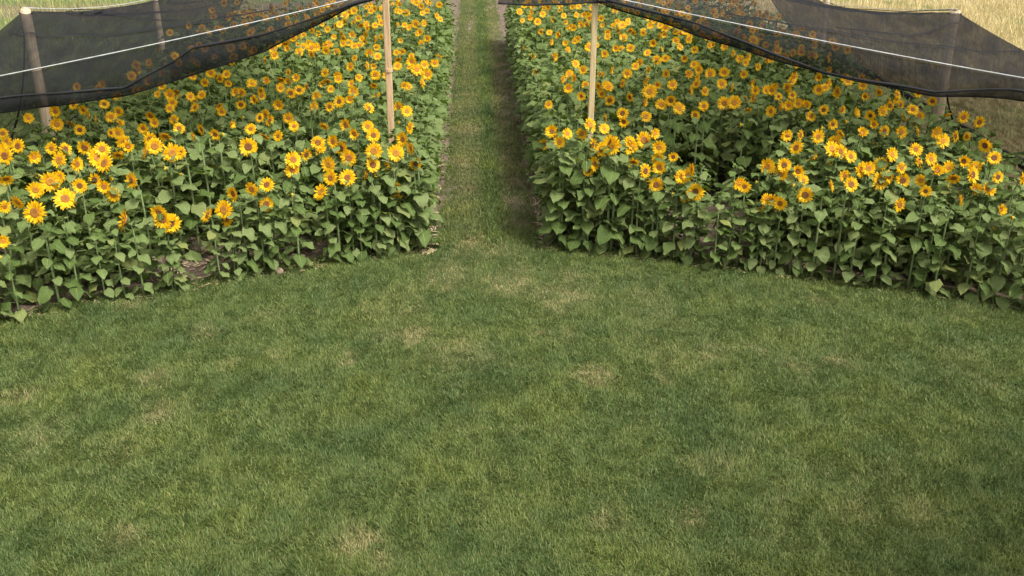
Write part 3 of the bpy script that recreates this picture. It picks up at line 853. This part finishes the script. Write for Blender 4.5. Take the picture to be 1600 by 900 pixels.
post('timber_post', P2[0], P2[1], 2.46, .072, M_OLDWOOD, False, 'tan round post behind the net, edged by sunflower heads of left bed', (.0, 0), None, GP)
post('timber_post', Q1[0], Q1[1], 2.80, .10, M_OLDWOOD, False, 'thick grey round post at the tented net corner beside dry field', (-.012, 0), None, GP)
post('timber_post', Q2[0], Q2[1], 2.6, .08, M_OLDWOOD, False, 'round post half hidden behind the dark net above the right bed', (0, 0), None, GP)
post('timber_post', FL[0], FL[1], 2.42, .08, M_OLDWOOD, False, 'short corner post at the front end of the left net, past the frame edge', (0, 0), None, GP)
post('timber_post', FR[0], FR[1], 2.42, .08, M_OLDWOOD, False, 'short corner post at the front end of the right net, past the frame edge', (0, 0), None, GP)

# ------------------------------------------------------------------ cables and nets
def sag(a, b, n, s):
    a, b = Vector(a), Vector(b)
    return [a.lerp(b, t) - Vector((0, 0, s * 4 * t * (1 - t))) for t in np.linspace(0, 1, n)]
IL, IR = (POST_I[0] + .03, POST_I[1] - .06, 3.50), (POST_J[0] + .02, POST_J[1] - .06, 3.46)
def cable(pts, label):
    mb = MB(); mb.tube(pts, .0062, 6)
    o = obj('support_cable', mb.mesh('support_cable', [M_CABLE])); tag(o, label, 'cable', 'white cables that hold the nets')
    return o
cL = sag(FL, IL, 20, .05); cR = sag(FR, IR, 20, .05)
UP = Vector((0, -.02, .03))
cable([p + UP for p in cL], 'white cable along the front edge of the left net')
cable([p + UP for p in cR], 'white cable along the front edge of the right net')
cable([Vector(IL) + Vector((0, -.02, .13)), Vector(IR) + Vector((0, -.02, .17))], 'taut white cable spanning the grass path between the two inner posts')
cable([p + Vector((0, 0, .05)) for p in sag(P1, P2, 14, .10) + sag(P2, P3, 10, .05)[1:]], 'white cable from the tented left net corner along the outer posts')
cable([p + Vector((0, 0, .05)) for p in sag(Q1, Q2, 14, .08) + sag(Q2, Q3, 10, .05)[1:]], 'white cable from the tented right net corner along the outer posts')

def polyline(pts, t):
    pts = [Vector(p) for p in pts]; ls = [0]
    for a, b in zip(pts, pts[1:]): ls.append(ls[-1] + (b - a).length)
    d = t * ls[-1]
    for i in range(len(pts) - 1):
        if d <= ls[i + 1] or i == len(pts) - 2:
            return pts[i].lerp(pts[i + 1], (d - ls[i]) / (ls[i + 1] - ls[i]))

def grid_mesh(name, fn, nu, nv, mat):
    vs = [tuple(fn(u, v)) for u in np.linspace(0, 1, nu) for v in np.linspace(0, 1, nv)]
    fs = [(i * nv + k, i * nv + k + 1, (i + 1) * nv + k + 1, (i + 1) * nv + k) for i in range(nu - 1) for k in range(nv - 1)]
    return make_mesh(name, vs, fs, [mat])

def build_net(sgn, F0, A, B, C, I0, cfront, hang, fold, label):
    e = bpy.data.objects.new('shade_net', None); COL.objects.link(e); e.location = (F0[0], F0[1], 0)
    tag(e, label, 'net', 'black nets over the sunflower beds')
    O = Vector(e.location)
    outer = sag(F0, A, 10, .06) + sag(A, B, 16, .10)[1:] + sag(B, C, 10, .08)[1:]
    inner = [Vector(I0), Vector((sgn * 4.4, 19.5, 3.08)), Vector((sgn * 5.2, 25, 2.8)), Vector((sgn * 5.6, C[1], 2.6))]
    def roof(u, v):
        a = polyline(outer, u); b = polyline(inner, u)
        p = a.lerp(b, v)
        if u < .0001: p = polyline(cfront, v)
        fx, fy = float(p.x), float(p.y)
        s = .22 * math.sin(PI * v) * (1 - .5 * v) * min(1, u * 6) * (.7 + .5 * abs(math.sin(u * 9)))
        fold_ = .05 * (float(fbm(fx * 1.2 + fy * .8, fy * .3, .8, 81 if sgn < 0 else 83, 2)) - .5) * min(1, u * 10) * min(1, v * 12)
        # tension creases running out of the tented corner
        q = p - Vector(A); ang = math.atan2(q.y, sgn * -q.x); dist = q.length
        cr = .05 * math.sin(ang * 16) * math.exp(-dist / 2.5) * min(1, dist * 2) * min(1, v * 8)
        return p - Vector((0, 0, s)) + Vector((0, 0, fold_ + cr)) - O
    obj('roof_sheet', grid_mesh('roof_sheet', roof, 60, 40, M_NET), e)
    def wall(u, v):
        a = polyline(outer, u)
        if u < .12: b = Vector((F0[0] + sgn * 1.0, F0[1], .03)).lerp(Vector((sgn * 9.6, 16.0, .03)), u / .12)
        else: b = Vector((sgn * 9.6, a.y, .03))
        p = a.lerp(b, v)
        p.x += sgn * -.12 * math.sin(PI * v) + .07 * (float(fbm(p.y * 1.2, v * 1.5, .5, 87, 2)) - .5) * math.sin(PI * v) * 2
        return p - O
    obj('side_wall', grid_mesh('side_wall', wall, 70, 14, M_NETWALL), e)
    mb = MB(); mb.tube([wall(u, 1.0) + Vector((0, 0, .02)) for u in np.linspace(0, 1, 50)], [.075 + .025 * math.sin(i * 1.3) for i in range(50)], 6)
    obj('ground_hem', mb.mesh('ground_hem', [M_ROPE]), e)
    # doubled cloth: creases in the roof sheet and the gathered strip under the fold
    def ribbon(path, w0):
        vs, fs = [], []
        for i, (u, v, k) in enumerate(path):
            for q in (-.5, 0, .5):
                vs.append(tuple(roof(min(max(u + q * w0 * k * .4, 0.001), 1), min(max(v + q * w0 * k, 0), 1)) + Vector((0, 0, .025 + .02 * (q == 0)))))
            if i: b = 3 * i; fs += [(b - 3, b - 2, b + 1, b), (b - 2, b - 1, b + 2, b + 1)]
        mc = MB(); mc.add(vs, fs); return mc
    uA, uB = .235, .52
    for j, (u0, v0, u1, v1, bow, w0) in enumerate(((uA + .01, .01, uB, .015, .07, .010), (uB - .01, .01, .30, .42, .02, .010), (.11, .02, .03, .75, .03, .014), (uA - .02, .03, .10, .5, -.02, .008))):
        pth = [(u0 + (u1 - u0) * t, v0 + (v1 - v0) * t + bow * math.sin(PI * t) + .012 * math.sin(11 * t + j), .15 + 1.1 * math.sin(PI * t) * (1 + .35 * math.sin(9 * t + j))) for t in np.linspace(0, 1, 26)]
        obj('crease', ribbon(pth, w0).mesh('crease', [M_NET]), e)
    # dark gathered seam from the tented corner down to the ground
    q = Vector((A[0] + sgn * 1.3, A[1] + (1.8 if sgn > 0 else .2), .03)); a = Vector(A)
    pts = [a.lerp(q, t) + Vector((sgn * .22 * -math.sin(PI * t), 0, -.05 * math.sin(PI * t))) - O for t in np.linspace(0, 1, 14)]
    mb = MB(); mb.tube(pts, [.008 + .016 * t for t in np.linspace(0, 1, 14)], 6); obj('seam', mb.mesh('seam', [M_ROPE]), e)
    # valance hanging from the front cable
    def val(u, v):
        p = polyline(cfront, 1 - u); h = float(np.interp(u, *hang))
        rip = .035 * math.sin(u * 41 + 2 * v) * v + .03 * math.sin(u * 17)* v
        return p + Vector((rip * .4, -.05 * math.sin(PI * v) + rip, -h * v)) - O
    obj('front_valance', grid_mesh('front_valance', val, 90, 10, M_NETVAL), e)
    mb = MB(); us = np.linspace(.02, 1, 70)
    mb.tube([val(u, 1.0) for u in us], .012, 5); obj('hem', mb.mesh('hem', [M_ROPE]), e)
    def band(u, v):
        f0 = float(np.interp(u, *fold)); return val(u, f0 + (1 - f0) * v) + Vector((0, -.02 - .03 * math.sin(PI * v), 0))
    obj('gathered_band', grid_mesh('gathered_band', band, 90, 5, M_NET), e)
    mb = MB()
    mb.tube([val(u, float(np.interp(u, *fold))) + Vector((0, -.03, 0)) for u in us], [.012 + .010 * (.5 + .5 * math.sin(u * 23)) for u in us], 6); obj('fold', mb.mesh('fold', [M_ROPE]), e)
    return e
build_net(-1, FL, P1, P2, P3, IL, cL, ([0, .07, .27, .40, .57, .8, 1], [.05, .06, .40, .48, .58, .47, .36]),
          ([0, .10, .27, .42, .46, .57, .8, 1], [.5, .5, .40, .25, .45, .80, .55, .5]), 'black shade net tented over posts at the left bed, green field behind')
nr = build_net(1, FR, Q1, Q2, Q3, IR, cR, ([0, .12, .33, .46, .67, .81, 1], [.10, .17, .33, .42, .42, .28, .25]),
               ([0, .2, .33, .46, .67, .81, 1], [.2, .3, .7, .95, .85, .5, .5]), 'black shade net tented over posts at the right bed, dry field behind')
# the strip of net that crosses the path edge at the head of the pale post
O = Vector(nr.location)
def strip(u, v):
    x = -.20 + (POST_J[0] + .35 - -.20) * u
    return Vector((x, POST_J[1] - .07 + .02 * math.sin(u * 19) * v, 3.62 - (.265 + .02 * math.sin(u * 5)) * v)) - O
obj('centre_valance', grid_mesh('centre_valance', strip, 30, 5, M_NETVAL), nr)
mb = MB(); mb.tube([strip(u, 1.0) for u in np.linspace(0, 1, 30)], .016, 5); obj('hem', mb.mesh('hem', [M_ROPE]), nr)

# ------------------------------------------------------------------ unseen trees added to shade the near lawn corners
M_BARK = simple('tree_bark', [(.3, (.07, .05, .035)), (.7, (.17, .13, .095))], 6, .95, 6, .1, .8, stretch=(5, 5, 1))
M_TREELEAF = leafy('tree_leaf', [(0, (.030, .060, .016)), (.6, (.050, .090, .025)), (1, (.085, .125, .035))], .5, .25)
def added_tree(x, y, h, cr, seed, label):  # added out of view only to shade the lawn corners
    r = random.Random(seed); g = np.random.default_rng(seed)
    e = bpy.data.objects.new('added_tree', None); COL.objects.link(e); e.location = (x, y, 0)
    tag(e, label, 'added_tree', 'unseen trees added to shade the lawn corners')
    mb = MB(); mb.tube([(0, 0, -.1), (.03, .02, .5), (.0, .05, 1.4), (.05, 0, h * .45), (.02, .05, h * .8)], [.24, .18, .15, .12, .03], 10)
    tips = []
    for i in range(13):
        z = h * (.28 + .5 * i / 13); a = i * 2.4; l = cr * r.uniform(.6, .95)
        p = [Vector((.02, .03, z)), Vector((math.cos(a) * l * .5, math.sin(a) * l * .5, z + l * .28)), Vector((math.cos(a) * l, math.sin(a) * l, z + l * .42))]
        mb.tube(p, [.07, .045, .012], 6); tips += [p[1].lerp(p[2], q) for q in (0, .35, .7, 1)]
    tips += [Vector((r.gauss(0, .5), r.gauss(0, .5), h * r.uniform(.75, .95))) for _ in range(10)]
    obj('trunk', mb.mesh('trunk', [M_BARK]), e)
    C = np.array([tuple(t) for t in tips]); n = 9000
    c = C[g.integers(0, len(C), n)] + g.normal(0, .38, (n, 3)) * np.array([1, 1, .75])
    a = g.normal(0, 1, (n, 3)); a /= np.linalg.norm(a, axis=1)[:, None]; b = np.cross(a, g.normal(0, 1, (n, 3))); b /= np.linalg.norm(b, axis=1)[:, None]
    L = g.uniform(.06, .11, n)[:, None]; W = L * .32
    co = np.stack([c - a * L, c + b * W, c + a * L, c - b * W], 1).reshape(-1, 3)
    me = fast_mesh('crown', co, np.arange(4 * n), np.arange(n) * 4, np.full(n, 4), [M_TREELEAF])
    obj('crown', me, e)
added_tree(8.3, 3.4, 8.4, 2.9, 3, 'leafy shade caster added out of frame beside the dry field end of the lawn')
added_tree(-8.0, 4.0, 8.4, 3.0, 8, 'leafy shade caster added out of frame beside the green field end of the lawn')

# ------------------------------------------------------------------ small things
gx, gy = ground(438, 428)
mb = MB(); vs, fs = [], []
for i in range(9):
    a = PI * i / 8
    for k in range(12):
        b = 2 * PI * k / 12
        n_ = 1 + .12 * math.sin(3 * b + 2 * a) + .06 * math.sin(5 * a + b)
        vs.append((.058 * n_ * math.sin(a) * math.cos(b), .058 * n_ * math.sin(a) * math.sin(b), .05 + .052 * math.cos(a)))
for i in range(8):
    for k in range(12): fs.append((i * 12 + k, (i + 1) * 12 + k, (i + 1) * 12 + (k + 1) % 12, i * 12 + (k + 1) % 12))
mb.add(vs, fs)
tag(obj('stone', mb.mesh('stone', [M_STONE]), loc=(gx, gy - .03, 0)), 'small round brown stone at the foot of the left bed beside the lawn', 'stone')

# dry litter and clods on the bare soil
mb = MB(); r = random.Random(5)
spots = []
for _ in range(1500):
    q = r.random()
    if q < .35: x, y = r.uniform(-5.2, -2.5), r.uniform(12.0, 14.6)
    elif q < .7:
        y = 13 + 14 * r.random() ** 1.5; x = (path_l(y) - abs(r.gauss(0, .14))) if r.random() < .5 else (path_r(y) + abs(r.gauss(0, .14)))
    else: x = r.uniform(-6.5, 6.5); y = float(front(x)) + r.uniform(-.02, .5)
    if path_l(y) + .06 < x < path_r(y) - .06 or y < front(x) - .05: continue
    a = r.uniform(0, 6.28); l = r.uniform(.02, .09); w = r.uniform(.004, .016); z = .008 + r.uniform(0, .012)
    c, s_ = math.cos(a), math.sin(a); t = r.uniform(-.012, .02)
    mb.add([(x - c * l - s_ * w, y - s_ * l + c * w, z), (x - c * l + s_ * w, y - s_ * l - c * w, z), (x + c * l + s_ * w, y + s_ * l - c * w, z + abs(t)), (x + c * l - s_ * w, y + s_ * l + c * w, z + .004 + abs(t))], [(0, 1, 2, 3)])
tag(obj('leaf_litter', mb.mesh('leaf_litter', [M_STRAW], False)), 'dry straw and leaf litter on the bare soil of the beds', 'litter', kind='stuff')

# ------------------------------------------------------------------ light
SUN_EL, SUN_AZ = math.radians(56), math.radians(128)     # azimuth from +y (north) towards +x (east)
w = bpy.data.worlds.new('World'); S.world = w; w.use_nodes = True
nt = w.node_tree; nt.nodes.clear()
sky = nt.nodes.new('ShaderNodeTexSky'); sky.sky_type = 'NISHITA'; sky.sun_disc = False
sky.sun_elevation = SUN_EL; sky.sun_rotation = SUN_AZ; sky.dust_density = 4.0; sky.air_density = 1.0; sky.ozone_density = 1.0
hs = nt.nodes.new('ShaderNodeHueSaturation'); hs.inputs['Saturation'].default_value = .06
bg = nt.nodes.new('ShaderNodeBackground'); bg.inputs['Strength'].default_value = .138
out = nt.nodes.new('ShaderNodeOutputWorld')
nt.links.new(sky.outputs[0], hs.inputs['Color']); nt.links.new(hs.outputs[0], bg.inputs['Color']); nt.links.new(bg.outputs[0], out.inputs[0])
sd = bpy.data.lights.new('sun', 'SUN'); sd.energy = 1.8; sd.angle = math.radians(14); sd.color = (1, .97, .91)
so = bpy.data.objects.new('sun', sd); COL.objects.link(so)
v = Vector((math.sin(SUN_AZ) * math.cos(SUN_EL), math.cos(SUN_AZ) * math.cos(SUN_EL), math.sin(SUN_EL)))
so.rotation_euler = v.to_track_quat('Z', 'Y').to_euler()

S.view_settings.view_transform = 'Standard'; S.view_settings.look = 'None'; S.view_settings.gamma = 1.0
S.view_settings.use_curve_mapping = False
S.view_settings.exposure = 1.25
S.render.engine = 'CYCLES'
S.cycles.max_bounces = 6; S.cycles.diffuse_bounces = 3; S.cycles.transparent_max_bounces = 16; S.cycles.transmission_bounces = 4
S.cycles.use_denoising = True
